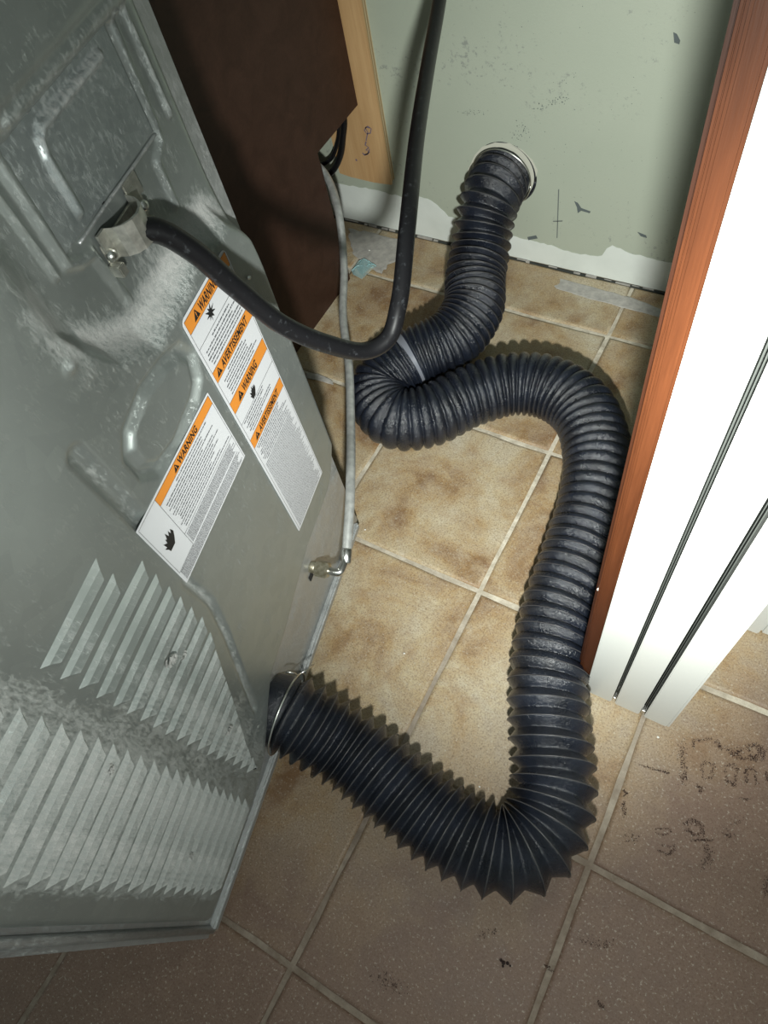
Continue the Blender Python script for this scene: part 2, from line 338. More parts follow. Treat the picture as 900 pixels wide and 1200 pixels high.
for a, b in ((-.0214, .0180), (.0238, .0600), (.0675, .1005)):
    bx('door_leaf', *dl((a, DY, .006), (b, DY+.36, 2.03)), M['white'], door, .0012)
for a, b in ((.0182, .0236), (.0602, .0673)):
    c0 = (a+b)/2
    bx('weather_strip', *dl((a, DY+.014, .012), (b, DY+.03, 2.02)), M['gap'], door)
    for s_ in (-.0011, .0011): bx('strip_fin', *dl((c0+s_-.0004, DY+.004, .02), (c0+s_+.0004, DY+.0142, 2.02)), M['gap'], door)
    bx('hinge_pin', *dl((a+.0008, DY+.002, .004), (b-.0008, DY+.012, .026)), M['steel'], door, .0008)
bx('edge_cap', *dl((.1006, DY+.0012, .006), (.1042, DY+.36, 2.03)), M['white'], door, .0008)
wr_ = bx('wall_right', (.125, .5505, .004), (1.5, .67, 2.4), M['wall']); tag(wr_, 'short green painted partition beside the folded door', kind='structure')
door.rotation_euler.y = jamb.rotation_euler.y = -.0085
cs = empty('trim_2', (.2, .54, 0)); tag(cs, 'white painted door casing at the far right edge', kind='structure')
def cl(a, b): return tuple(p-q for p, q in zip(a, (.2, .54, 0))), tuple(p-q for p, q in zip(b, (.2, .54, 0)))
bx('casing_board', *cl((.114, .514, .002), (.1775, .548, 2.05)), M['white'], cs, .002)
bx('casing_edge', *cl((.1785, .5185, .002), (.25, .548, 2.05)), M['white'], cs, .003)

# ------------------------------------------------------------------ brown cabinet
KX = -.83
cab = empty('wooden_cabinet', (KX, .8, 0)); tag(cab, 'dark brown wooden cabinet side with a square notch cut at the wall', 'cabinet')
def kp(y, z): return (y-.8, z)
prof = [kp(.385, .0005), kp(.983, .0005), kp(.983, .311), kp(1.141, .311), kp(1.141, .92), kp(.385, .92)]
sp_ = prism('side_panel', prof, -.018, 0, M['brown'], cab, .0008)
sp_.matrix_parent_inverse = Matrix(); sp_.matrix_local = Matrix(((0, 0, 1, 0), (1, 0, 0, 0), (0, 1, 0, 0), (0, 0, 0, 1)))
def kb(nm, a, b): return bx(nm, (a[0]-KX, a[1]-.8, a[2]), (b[0]-KX, b[1]-.8, b[2]), M['brown'], cab, .0008)
kb('top_board', (-1.40, .38, .9205), (KX+.004, 1.141, .94)); kb('side_panel', (-1.40, .385, .0005), (-1.382, 1.05, .92))
kb('front_board', (-1.381, .386, .01), (-.849, .404, .92)); kb('bottom_board', (-1.381, .405, .05), (-.849, .98, .068)); kb('back_board', (-1.381, .964, .07), (-.849, .98, .92))

# ------------------------------------------------------------------ plywood board on the wall
ply = empty('plywood_board', (-.85, WY-.018, .142)); tag(ply, 'pale plywood board with purple scribble fixed upright to the wall', 'board')
py0 = WY-.0185
bm = bmesh.new()
pts = [(-.068, .0), (-.04, -.004), (.02, -.006), (.066, -.003), (.066, 1.0), (-.068, 1.0)]
vb = [bm.verts.new((x, 0, z)) for x, z in pts]; f = bm.faces.new(vb); r = bmesh.ops.extrude_face_region(bm, geom=[f])
bmesh.ops.translate(bm, vec=(0, .0045, 0), verts=[g for g in r['geom'] if isinstance(g, bmesh.types.BMVert)]); bmesh.ops.recalc_face_normals(bm, faces=bm.faces[:])
obj('face_board', bm, M['ply'], ply)
for q in range(4):
    bx('ply_layer', (-.067, .0047+q*.0034, .001), (.0655-.0006*(q % 2), .0047+(q+1)*.0034-.0001, 1.0), M['ply_a' if q % 2 else 'ply_b'], ply)
def scrib(pts, wd):
    V = []; fs = []
    P = [on_y(p, py0-.0003)-Vector((-.85, WY-.018, .142)) for p in pts]
    for a, p in enumerate(P):
        t = (P[min(a+1, len(P)-1)]-P[max(a-1, 0)]).normalized(); nn = Vector((t.z, 0, -t.x))*wd; V += [tuple(p+nn), tuple(p-nn)]
    for a in range(len(P)-1): fs.append((2*a, 2*a+1, 2*a+3, 2*a+2))
    return pyd('ink_scribble', V, fs, M['ink'], ply)
scrib([(433, 150), (429, 149), (427, 153), (430, 157), (434, 156), (435, 151), (431, 148), (428, 150), (431, 155), (430, 160), (429, 165)], .0012)
scrib([(429, 166), (428, 170), (432, 173), (429, 176), (433, 178), (430, 181), (426, 181), (425, 179)], .0016)
scrib([(427, 182), (431, 180), (433, 175)], .0012)
scrib([(417, 186.5), (418.2, 188.6)], .0022)

# ------------------------------------------------------------------ the dryer
dry = empty('clothes_dryer', mw=DMAT); tag(dry, 'grey galvanised steel back of a dusty clothes dryer standing beside the duct', 'dryer')
BW = .022
vb_pts = [(-.01, .112), (.03, .108), (.09, .099), (.19, .106), (.225, .118), (.254, .137), (.30, .182), (.332, .207), (.393, .213), (.45, .232), (.51, .249), (.58, .25), (.61, .254), (.637, .278), (.66, .312)]
ledge_s = np.array([.40, .412, .431, .47, .522, .565, .622, .651, .70]); ledge_v = np.array([.80, .769, .737, .710, .712, .720, .710, .673, .66])
def relief(S, V):
    d = np.minimum(np.minimum(S-.412, V-np.interp(S, ledge_s, ledge_v)), .889-V)
    W = BW-.017*sst(-.020, .012, d)
    D = .05+.35*np.exp(-((d+.004)/.014)**2)*(V < .80)*1.0
    D = np.maximum(D, .85*np.exp(-((V-np.interp(S, ledge_s, ledge_v)-.006)/.018)**2)*(S > .425))
    D = np.maximum(D, .75*np.exp(-((S-.405)/.018)**2-((V-.79)/.05)**2))
    D = np.maximum(D, .45*np.exp(-((S-.53)/.03)**2-((V-.735)/.02)**2))
    def bead(pl, wd, h, closed=False, du=.0):
        nonlocal W, D
        q = seg_dist(S, V, pl, closed); k = np.clip(1-(q/wd)**2, 0, 1); W = W+h*k**1.3; D = np.maximum(D, du*k)
    bead([(.47, .8905), (.513, .8905), (.62, .889)], .009, .007, du=.3)                                   # thick bead over the plate
    bead([(.608, .884), (.605, .802), (.603, .793), (.588, .785), (.586, .746)], .0045, .0045, du=.2)
    bead([(.626, .886), (.628, .80)], .0035, .004, du=.4)
    bead([(.457, .90), (.454, .798), (.466, .790), (.479, .787), (.485, .735)], .005, .0045, du=.15)
    bead([(.440, .90), (.440, .80)], .0035, .004, du=.3)
    ov = [(.467, .682), (.490, .673), (.499, .655), (.490, .632), (.473, .623), (.428, .617), (.396, .624), (.382, .641), (.382, .665), (.396, .680), (.431, .687)]
    bead(ov, .0085, -.0062, True, .12)                                                                    # pressed oval ring
    bead([(.348, .715), (.348, .600)], .0105, -.0055, du=.25); bead([(.339, .507), (.342, .443), (.329, .385), (.281, .223)], .0065, -.0045, du=.45)
    W = W+.004*np.exp(-((S-.392)**2+(V-.764)**2)/.0045**2)                                                # dimple
    D = np.maximum(D, .8*np.exp(-((S-.392)**2+(V-.764)**2)/.004**2)*.5)
    # lint gathered over the vents
    D = np.maximum(D, .40*sst(.32, .24, S)*sst(.05, .09, S)*sst(.60, .45, V)*sst(.08, .13, V))
    D = np.maximum(D, .42*sst(.205, .185, S)*sst(.045, .06, S)*sst(.11, .14, V))
    W = W+.0005*np.sin(S*23+V*9)*np.sin(V*17-S*6)+.0022*np.exp(-((S-.20)**2+(V-.70)**2)/.10**2)
    return W, D
ns, nv = 230, 360
S = np.linspace(.0255, .6575, ns); T = np.linspace(0, 1, nv)
bot = np.interp(S, *zip(*vb_pts)); bot = np.convolve(np.pad(bot, 5, mode='edge'), np.ones(11)/11, 'valid')
SS = np.repeat(S[:, None], nv, 1); VV = bot[:, None]+(1.02-bot[:, None])*T[None, :]
SS = SS-.012*sst(.62, .657, SS)*sst(.62, .74, VV)       # the upper flange sits a little further in
WW, DD = relief(SS, VV)
ed = np.minimum(np.minimum(SS-.0255, (.6575-.012*sst(.62, .74, VV))-SS), np.minimum(VV-bot[:, None], 1.02-VV)); ed = np.clip(ed, 0, 1)
rr = .010; q = np.clip(1-ed/rr, 0, 1); WW = WW*np.sqrt(np.clip(1-q**2, 0, 1))*1.0+.0006
V = np.stack([SS, VV, WW], -1).reshape(-1, 3)
fs = [(i*nv+j, (i+1)*nv+j, (i+1)*nv+j+1, i*nv+j+1) for i in range(ns-1) for j in range(nv-1)]
panel = pyd('rear_panel', V, fs, M['sheet'], dry, True)
at = panel.data.attributes.new('dust', 'FLOAT', 'POINT'); at.data.foreach_set('value', DD.reshape(-1).astype(np.float32))
# flat flange behind the pressed panel, cabinet shell, base rail
fl = bx('rear_flange', (0, .036, -.003), (.668, 1.03, 0), M['frame_sheet'], dry, .001)
bx('cabinet_shell', (.001, .037, -.68), (.667, 1.02, -.0035), M['enamel'], dry, .004)
bx('base_rail', (.012, .0365, .0002), (.655, .052, .010), M['frame_sheet'], dry, .003)
tube('corner_bead', [(.012, .04, .002), (.012, 1.0, .002)], .0055, 8, M['frame_sheet'], dry)
for a, b in ((.05, -.06), (.62, -.06), (.05, -.62), (.62, -.62)):
    lathe('foot', [(.018, 0.0005), (.02, .004), (.012, .012), (.010, .0368)], 16, M['rubber'], dry, mw=Matrix(((1, 0, 0, a), (0, 0, 1, 0), (0, -1, 0, b), (0, 0, 0, 1))))
def dscrew(px, wv, r=.0048):
    s, v = on_d(px, wv); mw = Matrix.Translation((s, v, wv))
    o = lathe('screw', [(r*1.25, -.001), (r*1.25, .0006), (r*.8, .0008), (r*.78, .003), (r*.5, .0036)], 10, M['steel'], dry, mw=mw); return o
dscrew((24, 124), .006, .006); dscrew((108, 1101), .001, .003); dscrew((243, 1091), .001, .0022); dscrew((340, 691), .001, .0022); dscrew((290, 325), BW, .0022)
# access plate with an L-shaped bead
ps = np.linspace(.4565, .6015, 90); pv = np.linspace(.802, .884, 56); PS, PV = np.meshgrid(ps, pv, indexing='ij')
q = seg_dist(PS, PV, [(.580, .871), (.500, .871), (.493, .866), (.490, .856), (.489, .815)]); PWv = .0068+.0042*np.clip(1-(q/.0048)**2, 0, 1)**1.3
PWv = PWv*0+np.where(np.minimum(np.minimum(PS-.4565, .6015-PS), np.minimum(PV-.802, .884-PV)) < 1e-6, .0048, PWv)
V = np.stack([PS, PV, PWv], -1).reshape(-1, 3); m_ = len(pv)
ap = pyd('access_plate', V, [(i*m_+j, (i+1)*m_+j, (i+1)*m_+j+1, i*m_+j+1) for i in range(len(ps)-1) for j in range(m_-1)], M['plate'], dry, True)
a2 = ap.data.attributes.new('dust', 'FLOAT', 'POINT'); a2.data.foreach_set('value', (.14+.35*np.clip(1-(q/.007)**2, 0, 1)*(PV > .86)).reshape(-1).astype(np.float32))
sm = tube('plate_seam', catmull([(.474, .7995, .006), (.515, .8005, .0065), (.56, .800, .0065), (.603, .800, .006)], 6), .0016, 6, M['frame_sheet'], dry)
for p in ((122, 239), (152, 241)):
    s, v = on_d(p, .006); lathe('hole', [(.0018, 0), (.0018, .0004)], 10, M['dark_hole'], dry, mw=Matrix.Translation((s, v, .0055)))
# louvers
def louver_mesh(L, hgt, dust):
    h = .0068; c = .013
    V = [(0, 0, -.0005), (L, 0, -.0005), (L-c, -hgt, h), (c, -hgt, h), (c*.55, -hgt*1.03, -.0005), (L-c*.55, -hgt*1.03, -.0005), (c, -hgt-.0006, h-.0012), (L-c, -hgt-.0006, h-.0012), (L/2, -.0002, .0006)]
    V += [(c*.6, -hgt*.45, h*.62), (L-c*.6, -hgt*.45, h*.62)]
    fs = [(0, 9, 10, 1), (9, 3, 2, 10), (1, 10, 5), (10, 2, 5), (0, 4, 9), (9, 4, 3), (3, 6, 7, 2), (6, 4, 5, 7)]
    V = V[:8]+V[9:]; fs = [tuple(i if i < 8 else i-1 for i in f) for f in fs]
    me = bpy.data.meshes.new('louver'); me.from_pydata(V, [], fs); me.update(); me.materials.append(M['sheet']); me.materials.append(M['dark_hole'])
    for p in me.polygons:
        if p.normal.z < -.05: p.flip()
    me.polygons[7].material_index = 1
    a = me.attributes.new('dust', 'FLOAT', 'POINT'); a.data.foreach_set('value', [dust*.6]*len(me.vertices))
    return me
vsl = [.638+.0285*k for k in range(13, 0, -1)]+[.638, .610, .582, .554, .525, .499, .472, .4445, .415, .387, .360, .3315, .303, .276, .249, .222, .195, .168, .141]
ur = {.415: .319, .387: .308, .360: .298, .3315: .288, .303: .278, .276: .267, .249: .256, .222: .245, .195: .236, .168: .229}
cache = {}
def put_louver(s0, s1, v, dust):
    key = (round(s1-s0, 3), dust)
    if key not in cache: cache[key] = louver_mesh(s1-s0, .0138, dust)
    o = bpy.data.objects.new('louver', cache[key]); C.objects.link(o); o.parent = dry
    o.location = (s0, v+.006, float(relief(np.array([s0+.06]), np.array([v]))[0][0])+.0002)
for v in vsl:
    if .15 < v <= .64:
        s1 = ur.get(v, .299 if v > .6 else .3255)
        if v < .26: put_louver(.206, s1, v, .85)
        else: put_louver(.203, s1, v, .15 if v > .5 else (.42 if v > .40 else .65))
    if v < .80: put_louver(.057, .180, v, .95 if v < .6 else .7)
# clumps of lint
def lint(px, r, nme='lint_clump'):
    s, v = on_d(px, BW+.006); bm = bmesh.new()
    for q in range(9):
        mw = Matrix.Translation((s+jit(r), v+jit(r*.7), BW+.007+jit(.002))) @ Matrix.Rotation(random.random()*6, 4, 'Z') @ Matrix.Diagonal((1.6, .6, .45, 1))
        bmesh.ops.create_icosphere(bm, subdivisions=2, radius=r*.42, matrix=mw)
    for vv in bm.verts: vv.co += Vector(noise.noise_vector(vv.co*300))*.0016
    obj(nme, bm, M['lint'], dry)
lint((200, 774), .006); lint((215, 768), .004); lint((130, 900), .004); lint((268, 855), .005); lint((224, 1003), .003)
# labels --------------------------------------------------------------
def rounded(x0, y0, x1, y1, r=(0, 0, 0, 0)):       # radii: bl br tr tl
    out = []
    for (cx_, cy_, rad, a0) in ((x0, y0, r[0], PI), (x1, y0, r[1], 1.5*PI), (x1, y1, r[2], 0), (x0, y1, r[3], .5*PI)):
        if rad == 0: out.append((cx_, cy_)); continue
        ox = cx_+rad*(1 if cx_ == x0 else -1); oy = cy_+rad*(1 if cy_ == y0 else -1)
        out += [(ox+rad*math.cos(a0+k*PI/12), oy+rad*math.sin(a0+k*PI/12)) for k in range(7)]
    return out
def text_mesh(txt, size, x, y, z, mat, parent, shear=.18, off=.018, sx=1.0, tri=True, width=None):
    cu = bpy.data.curves.new('t', 'FONT'); cu.body = txt; cu.size = size; cu.shear = shear; cu.offset = off*size; cu.space_character = 1.06; cu.resolution_u = 3
    to = bpy.data.objects.new('t', cu); C.objects.link(to); dg = bpy.context.evaluated_depsgraph_get(); me = bpy.data.meshes.new_from_object(to.evaluated_get(dg)); bpy.data.objects.remove(to)
    xs = [v.co.x for v in me.vertices]; x_ = min(xs); sx = width/(max(xs)-x_) if width else sx
    for v in me.vertices: v.co = ((v.co.x-x_)*sx+x, v.co.y+y, z)
    wdt = (max(xs)-x_)*sx
    me.materials.clear(); o = link('lettering', me, mat, parent)
    if tri:                                       # warning triangle with an exclamation mark
        hh = size*.74; x1 = x-hh*1.35
        bm = bmesh.new(); v = [bm.verts.new(p) for p in ((x1, y, z), (x1+hh*1.12, y, z), (x1+hh*.62, y+hh, z))]; bm.faces.new(v)
        v = [bm.verts.new(p) for p in ((x1+hh*.55, y+hh*.33, z+.0001), (x1+hh*.64, y+hh*.33, z+.0001), (x1+hh*.68, y+hh*.72, z+.0001), (x1+hh*.57, y+hh*.72, z+.0001))]; f = bm.faces.new(v); f.material_index = 1
        v = [bm.verts.new(p) for p in ((x1+hh*.54, y+hh*.14, z+.0001), (x1+hh*.63, y+hh*.14, z+.0001), (x1+hh*.64, y+hh*.24, z+.0001), (x1+hh*.55, y+hh*.24, z+.0001))]; f = bm.faces.new(v); f.material_index = 1
        obj('warning_triangle', bm, [M['print'], M['orange']], parent)
    return wdt
def flat(name, pts, z, mat, parent): return pyd(name, [(x, y, z) for x, y in pts], [tuple(range(len(pts)))], mat, parent)
def lines(name, x0, x1, ys, hgt, z, parent, fill=.85, mat=None, indent=True):   # rows of word-sized dashes
    bm = bmesh.new(); rnd = random.Random(int(ys[0]*1e5)); nl = len(ys)
    for k, y in enumerate(ys):
        x = x0+(rnd.uniform(0, .008) if indent else 0); xe = x1-(rnd.uniform(0, (x1-x0)*(1-fill)*2))
        while x < xe:
            wd = rnd.uniform(.0016, .0060)*(hgt/.0016)**.7; wd = min(wd, xe-x); h2 = hgt*rnd.uniform(.7, 1)
            bm.faces.new([bm.verts.new(p) for p in ((x, y, z), (x+wd, y, z), (x+wd, y+h2, z), (x, y+h2, z))]); x += wd+hgt*.45
    return obj(name, bm, mat or M['fine'], parent)
def frange(a, b, n): return [a+(b-a)*k/(n-1) for k in range(n)]
Z0 = BW+.0018; Z1 = Z0+.00035; Z2 = Z1+.0002; Z3 = Z2+.0002
FLAME = [(-.35, -.5), (.12, -.5), (.34, -.2), (.5, .1), (.42, .42), (.30, .18), (.26, .50), (.12, .22), (.04, .62), (-.08, .25), (-.16, .36), (-.2, .08), (-.42, .30), (-.36, -.06), (-.52, -.02), (-.38, -.28)]
BURST = [(-.1, -.6), (-.02, -.22), (.22, -.42), (.16, -.1), (.55, -.18), (.24, .06), (.62, .28), (.18, .2), (.3, .68), (.02, .3), (-.16, .52), (-.12, .2), (-.52, .42), (-.24, .06), (-.6, -.02), (-.22, -.1), (-.36, -.36), (-.12, -.2)]
def pict(nm, shape, cx_, cy_, sc, par):
    return flat(nm, [(cx_+x*sc, cy_+y*sc) for x, y in shape], Z2, M['print'], par)
# tall bilingual label
LA = prism('warning_label', rounded(.506, .3025, .6015, .6905, (.001, .001, .007, .007)), Z0-.0004, Z0, M['paper'], dry); LA['label'] = 'tall bilingual warning label with four orange bands'
def band(par, x0, x1, y0, y1): flat('orange_band', rounded(x0, y0, x1, y1), Z1, M['orange'], par); lines_k(par, x0, x1, y0); lines_k(par, x0, x1, y1)
def lines_k(par, x0, x1, y, t=.00035): flat('rule', rounded(x0, y-t/2, x1, y+t/2), Z2, M['print'], par)
def vrule(par, x, y0, y1, t=.00035): flat('rule', rounded(x-t/2, y0, x+t/2, y1), Z2, M['print'], par)
ax0, ax1 = .5085, .599
for y0, y1, txt, sz, off, wd in ((.6725, .6875, 'WARNING', .0135, .0260, .037), (.6065, .6205, 'AVERTISSEMENT', .0125, .0165, .063), (.5570, .5735, 'WARNING', .0140, .0280, .036), (.4945, .5095, 'AVERTISSEMENT', .0125, .0210, .056)):
    band(LA, ax0, ax1, y0, y1); text_mesh(txt, sz, ax0+off, y0+.0030, Z3, M['print'], LA, width=wd, off=.03)
vrule(LA, ax0, .304, .6875); vrule(LA, ax1, .304, .6875)
lines_k(LA, ax0, ax1, .6525); pict('shock_symbol', BURST, .545, .6635, .0145, LA)
lines('fine_print', .526, .575, [.6465], .0017, Z2, LA, .95)
lines('fine_print', .513, .592, frange(.6415, .6245, 5), .0017, Z2, LA, .85)
lines('fine_print', .525, .575, [.6015], .0017, Z2, LA, .9)
lines('fine_print', .513, .596, frange(.5975, .5770, 6), .0016, Z2, LA, .85)
lines_k(LA, ax0, ax1, .5375); pict('flame_symbol', FLAME, .548, .5455, .0135, LA)
lines('fine_print', .513, .594, frange(.5335, .5130, 6), .0016, Z2, LA, .7)
lines('fine_print', .512, .597, frange(.4900, .4600, 9), .0015, Z2, LA, .85)
lines('fine_print', .512, .597, frange(.4560, .3070, 52), .00115, Z2, LA, .93, indent=False)
# lower label
LB = prism('warning_label', rounded(.3375, .5055, .4915, .6135, (.001, .001, .001, .001)), Z0-.0004, Z0, M['paper'], dry); LB['label'] = 'wider single language warning label with one orange band'
band(LB, .3715, .4890, .6000, .6115); text_mesh('WARNING', .0105, .416, .6022, Z3, M['print'], LB, width=.040, off=.03)
lines_k(LB, .3395, .4890, .6115); vrule(LB, .3395, .5255, .6115); vrule(LB, .3715, .5255, .6115); lines_k(LB, .3395, .3715, .5255); lines_k(LB, .3715, .4890, .5462); vrule(LB, .4890, .5070, .6115)
pict('flame_symbol', FLAME, .3555, .5640, .019, LB)
lines('fine_print', .4000, .470, [.5955], .0014, Z2, LB, .9)
lines('fine_print', .3750, .486, frange(.5915, .5500, 12), .0014, Z2, LB, .82)
lines('fine_print', .3735, .4885, frange(.5425, .5275, 9), .00095, Z2, LB, .96, indent=False)
lines('fine_print', .3410, .4885, frange(.5235, .5085, 9), .00095, Z2, LB, .96, indent=False)
# strain relief clamp on the back
sc_, vc_ = .517, .772
cl_ = empty('cord_clamp'); cl_.parent = dry; cl_.location = (sc_, vc_, .0065)
bm = bmesh.new(); box(bm, (-.030, -.006, 0), (.036, .014, .0022), .001); obj('clamp_plate', bm, M['zinc'], cl_)
th = np.linspace(PI, 0, 9); P = [(-.029, .0)]+[(-.0005-.0190*math.cos(PI-t), .0+.020*math.sin(t)) for t in th]+[(.030, .0)]
V = []; t_ = .0022
for x, z in P: V += [(x, -.004, z+.002), (x, .022, z+.002), (x, .022, z+.002+t_), (x, -.004, z+.002+t_)]
k = len(P); fs = [(4*i+a, 4*i+(a+1) % 4, 4*(i+1)+(a+1) % 4, 4*(i+1)+a) for i in range(k-1) for a in range(4)]+[(3, 2, 1, 0), (4*k-4, 4*k-3, 4*k-2, 4*k-1)]
pyd('clamp_bridge', V, fs, M['zinc'], cl_)
for x, y in ((-.027, .004), (.028, .005)): lathe('clamp_screw', [(.0045, .003), (.0050, .0050), (.0042, .0075), (.002, .0085)], 10, M['steel'], cl_, mw=Matrix.Translation((x, y, 0)))
bx('clamp_tab', (.020, .010, .001), (.040, .028, .0030), M['zinc'], cl_, .0008); bx('clamp_tab', (-.034, -.012, .001), (-.026, -.002, .012), M['zinc'], cl_, .0008)
bx('clamp_tab', (.024, -.014, .001), (.030, -.004, .010), M['zinc'], cl_, .0008)
# gas inlet
gi = empty('gas_inlet'); gi.parent = dry; gi.location = (.513, .163, .0)
RX = Matrix.Identity(4)
lathe('inlet_nipple', [(.009, -.002), (.0095, .008), (.008, .010), (.008, .030)], 14, M['brass'], gi)
lathe('flare_nut', [(.0125, .010), (.0135, .012), (.0135, .028), (.010, .031)], 6, M['brass'], gi, smooth=False)
bx('inlet_hole', (-.016, -.020, .0003), (-.004, -.007, .0012), M['dark_hole'], gi)
# exhaust spigot
SX, SZ = .302, .120
lathe('exhaust_pipe', [(.046, -.002), (.047, .0), (.047, .035), (.0455, .036)], 40, M['frame_sheet'], dry, mw=Matrix.Translation((SX, SZ, 0)))

# ------------------------------------------------------------------ flexible vent duct
D0 = [dw(SX, SZ, .006), dw(SX, SZ, .03), dw(SX-.004, SZ-.016, .075)]
wp = [(*D0[0], .018), (*D0[1], .018)]
for p, h, pt in (((408, 878), .080, .020), ((460, 920), .067, .020), ((510, 962), .060, .020), ((560, 992), .060, .021), ((603, 1000), .060, .022), ((636, 975), .060, .023), ((648, 930), .060, .025), ((645, 870), .060, .027), ((642, 800), .060, .026),
               ((652, 730), .060, .024), ((675, 660), .060, .022), ((695, 590), .060, .021), ((700, 530), .060, .020), ((682, 480), .060, .018), ((645, 455), .060, .0155), ((600, 450), .060, .0165), ((550, 465), .060, .0185), ((500, 488), .060, .0175), ((462, 491), .061, .0150), ((443, 458), .066, .0135), ((477, 424), .080, .0115), ((530, 397), .092, .0125)):
    q = on_z(p, h); wp.append((q.x, q.y, h, pt))
wp += [(-.472, .895, .108, .012), (-.497, .955, .120, .016), (-.510, 1.010, .140, .021), (-.520, 1.052, .170, .023), (-.523, 1.092, .196, .021), (-.524, 1.125, .203, .018), (-.524, WY+.02, .204, .016)]
PP = catmull(wp, 60); L = np.concatenate([[0], np.cumsum(np.linalg.norm(np.diff(PP[:, :3], axis=0), axis=1))])
ds = .0014; Ls = np.arange(0, L[-1], ds); P3 = np.stack([np.interp(Ls, L, PP[:, k]) for k in range(3)], 1); pit = np.interp(Ls, L[::60], [q[3] for q in wp])
ker = np.hanning(45); ker /= ker.sum()
P3s = np.stack([np.convolve(np.pad(P3[:, k], 22, mode='edge'), ker, 'valid') for k in range(3)], 1); P3s[:12] = P3[:12]; P3s[-12:] = P3[-12:]; P3 = P3s
ph = np.cumsum(ds/pit); T3, N3, B3 = frames(P3); seg = 56; th = np.linspace(0, 2*PI, seg, endpoint=False)
frac = (ph[:, None]+th[None, :]/(2*PI)) % 1.0
tri = 1-np.abs(2*frac-1)                                      # 0 at the valleys, 1 at the wire
fa = frac**1.35; rnd_ = np.sqrt(np.clip(1-(2*fa-1)**2, 0, 1))                # round lobes with sharp grooves
tt = Ls/Ls[-1]
mixr = (sst(.24, .32, tt)*(1-sst(.83, .88, tt)))[:, None]
prof_ = tri**1.15*(1-mixr)+rnd_**.65*mixr
dep = np.clip(.0130-.05*(.018-pit), .0112, .0132)[:, None]
Ro = .0590
r_ = Ro-dep*(1-prof_)
rn = np.array([[noise.noise(Vector((Ls[i]*14, math.cos(t)*1.2, math.sin(t)*1.2))) for t in th[::4]] for i in range(0, len(Ls), 8)])
rn = np.repeat(np.repeat(rn, 8, 0)[:len(Ls)], 4, 1); kk = np.ones(9)/9; rn = np.apply_along_axis(lambda c: np.convolve(np.pad(c, 4, mode='edge'), kk, 'valid'), 0, rn)
rn = (rn+np.roll(rn, 1, 1)+np.roll(rn, 2, 1)+np.roll(rn, 3, 1))/4
r_ = r_+rn*.0016
# smooth band of the coupling in the upper strand
ib = np.argmin(np.linalg.norm(P3-np.array(on_z((480, 422), .080)), axis=1)); bandw = np.exp(-((Ls-Ls[ib])/.007)**4)[:, None]
r_ = r_*(1-bandw)+(.0535)*bandw
r_[:14] = .0515; r_[-8:] = .054
V = P3[:, None, :]+r_[:, :, None]*(np.cos(th)[None, :, None]*N3[:, None, :]+np.sin(th)[None, :, None]*B3[:, None, :])
V[..., 2] = np.maximum(V[..., 2], .0012)
n_ = len(Ls)
# on the inside of tight bends stop rings passing through each other
for i in range(1, n_):
    dlt = V[i]-V[i-1]; along = dlt @ T3[i]; bad = along < .00012
    V[i][bad] = V[i-1][bad]+(dlt[bad]-along[bad][:, None]*T3[i])+.00012*T3[i]*1.0
    if bad.any(): V[i][bad] = .5*V[i][bad]+.5*(V[i-1][bad]+.00012*T3[i])
fs = [(i*seg+j, i*seg+(j+1) % seg, (i+1)*seg+(j+1) % seg, (i+1)*seg+j) for i in range(n_-1) for j in range(seg)]
base = Vector((P3[n_//3][0], P3[n_//3][1], 0))
duct = empty('flexible_vent_duct', base); tag(duct, 'black ribbed flexible vent duct snaking from the dryer to the wall outlet', 'duct')
pyd('ribbed_hose', V.reshape(-1, 3)-np.array(base), fs, M['vinyl'], duct, True)
def ring_on(name, i, r, w_, mat, hr=None):
    c, a, b = P3[i], N3[i], B3[i]; P = [c+r*(math.cos(t)*a+math.sin(t)*b)-np.array(base) for t in np.linspace(0, 2*PI, 49)]
    return tube(name, P, w_, 6, mat, duct)
ib0 = max(0, ib-4); V2 = [];
for i in range(ib-5, ib+6):
    V2 += [P3[i]+.0545*(math.cos(t)*N3[i]+math.sin(t)*B3[i])-np.array(base) for t in th]
pyd('coupling_band', V2, [(i*seg+j, i*seg+(j+1) % seg, (i+1)*seg+(j+1) % seg, (i+1)*seg+j) for i in range(10) for j in range(seg)], M['tape'], duct, True)
# the wire that stands out along every turn: follow phase = whole number round the hose
phs = ph; tot = phs[-1]; k_ = np.arange(phs[20], phs[n_-30], 1/44.0); li = np.interp(k_, phs, np.arange(n_)); 
def lerp_(A): return np.stack([np.interp(li, np.arange(n_), A[:, q]) for q in range(3)], 1)
ang = -(k_ % 1.0)*2*PI+PI; c_, a_, b_ = lerp_(P3), lerp_(N3), lerp_(B3)
HX = c_+(Ro+.0002)*(np.cos(ang)[:, None]*a_+np.sin(ang)[:, None]*b_); HX[:, 2] = np.maximum(HX[:, 2], .0016)
keep = (k_ < np.interp(.40, tt, phs)) | (k_ > np.interp(.85, tt, phs))
for sel in (k_ < np.interp(.42, tt, phs), k_ > np.interp(.83, tt, phs)):
    tube('wire_rib', HX[sel]-np.array(base), .00075, 4, M['wire'], duct)
ring_on('wire_clamp', 16, .0605, .0014, M['steel']); 
c = P3[16]; a = N3[16]; b = B3[16]; T_ = T3[16]
up = np.array([0, 0, 1.0]); up = up-T_*(up@T_); up /= np.linalg.norm(up); sd = np.cross(T_, up)
def cpt(ang, r, f): return c+r*(math.cos(ang)*up+math.sin(ang)*sd)+T_*f-np.array(base)
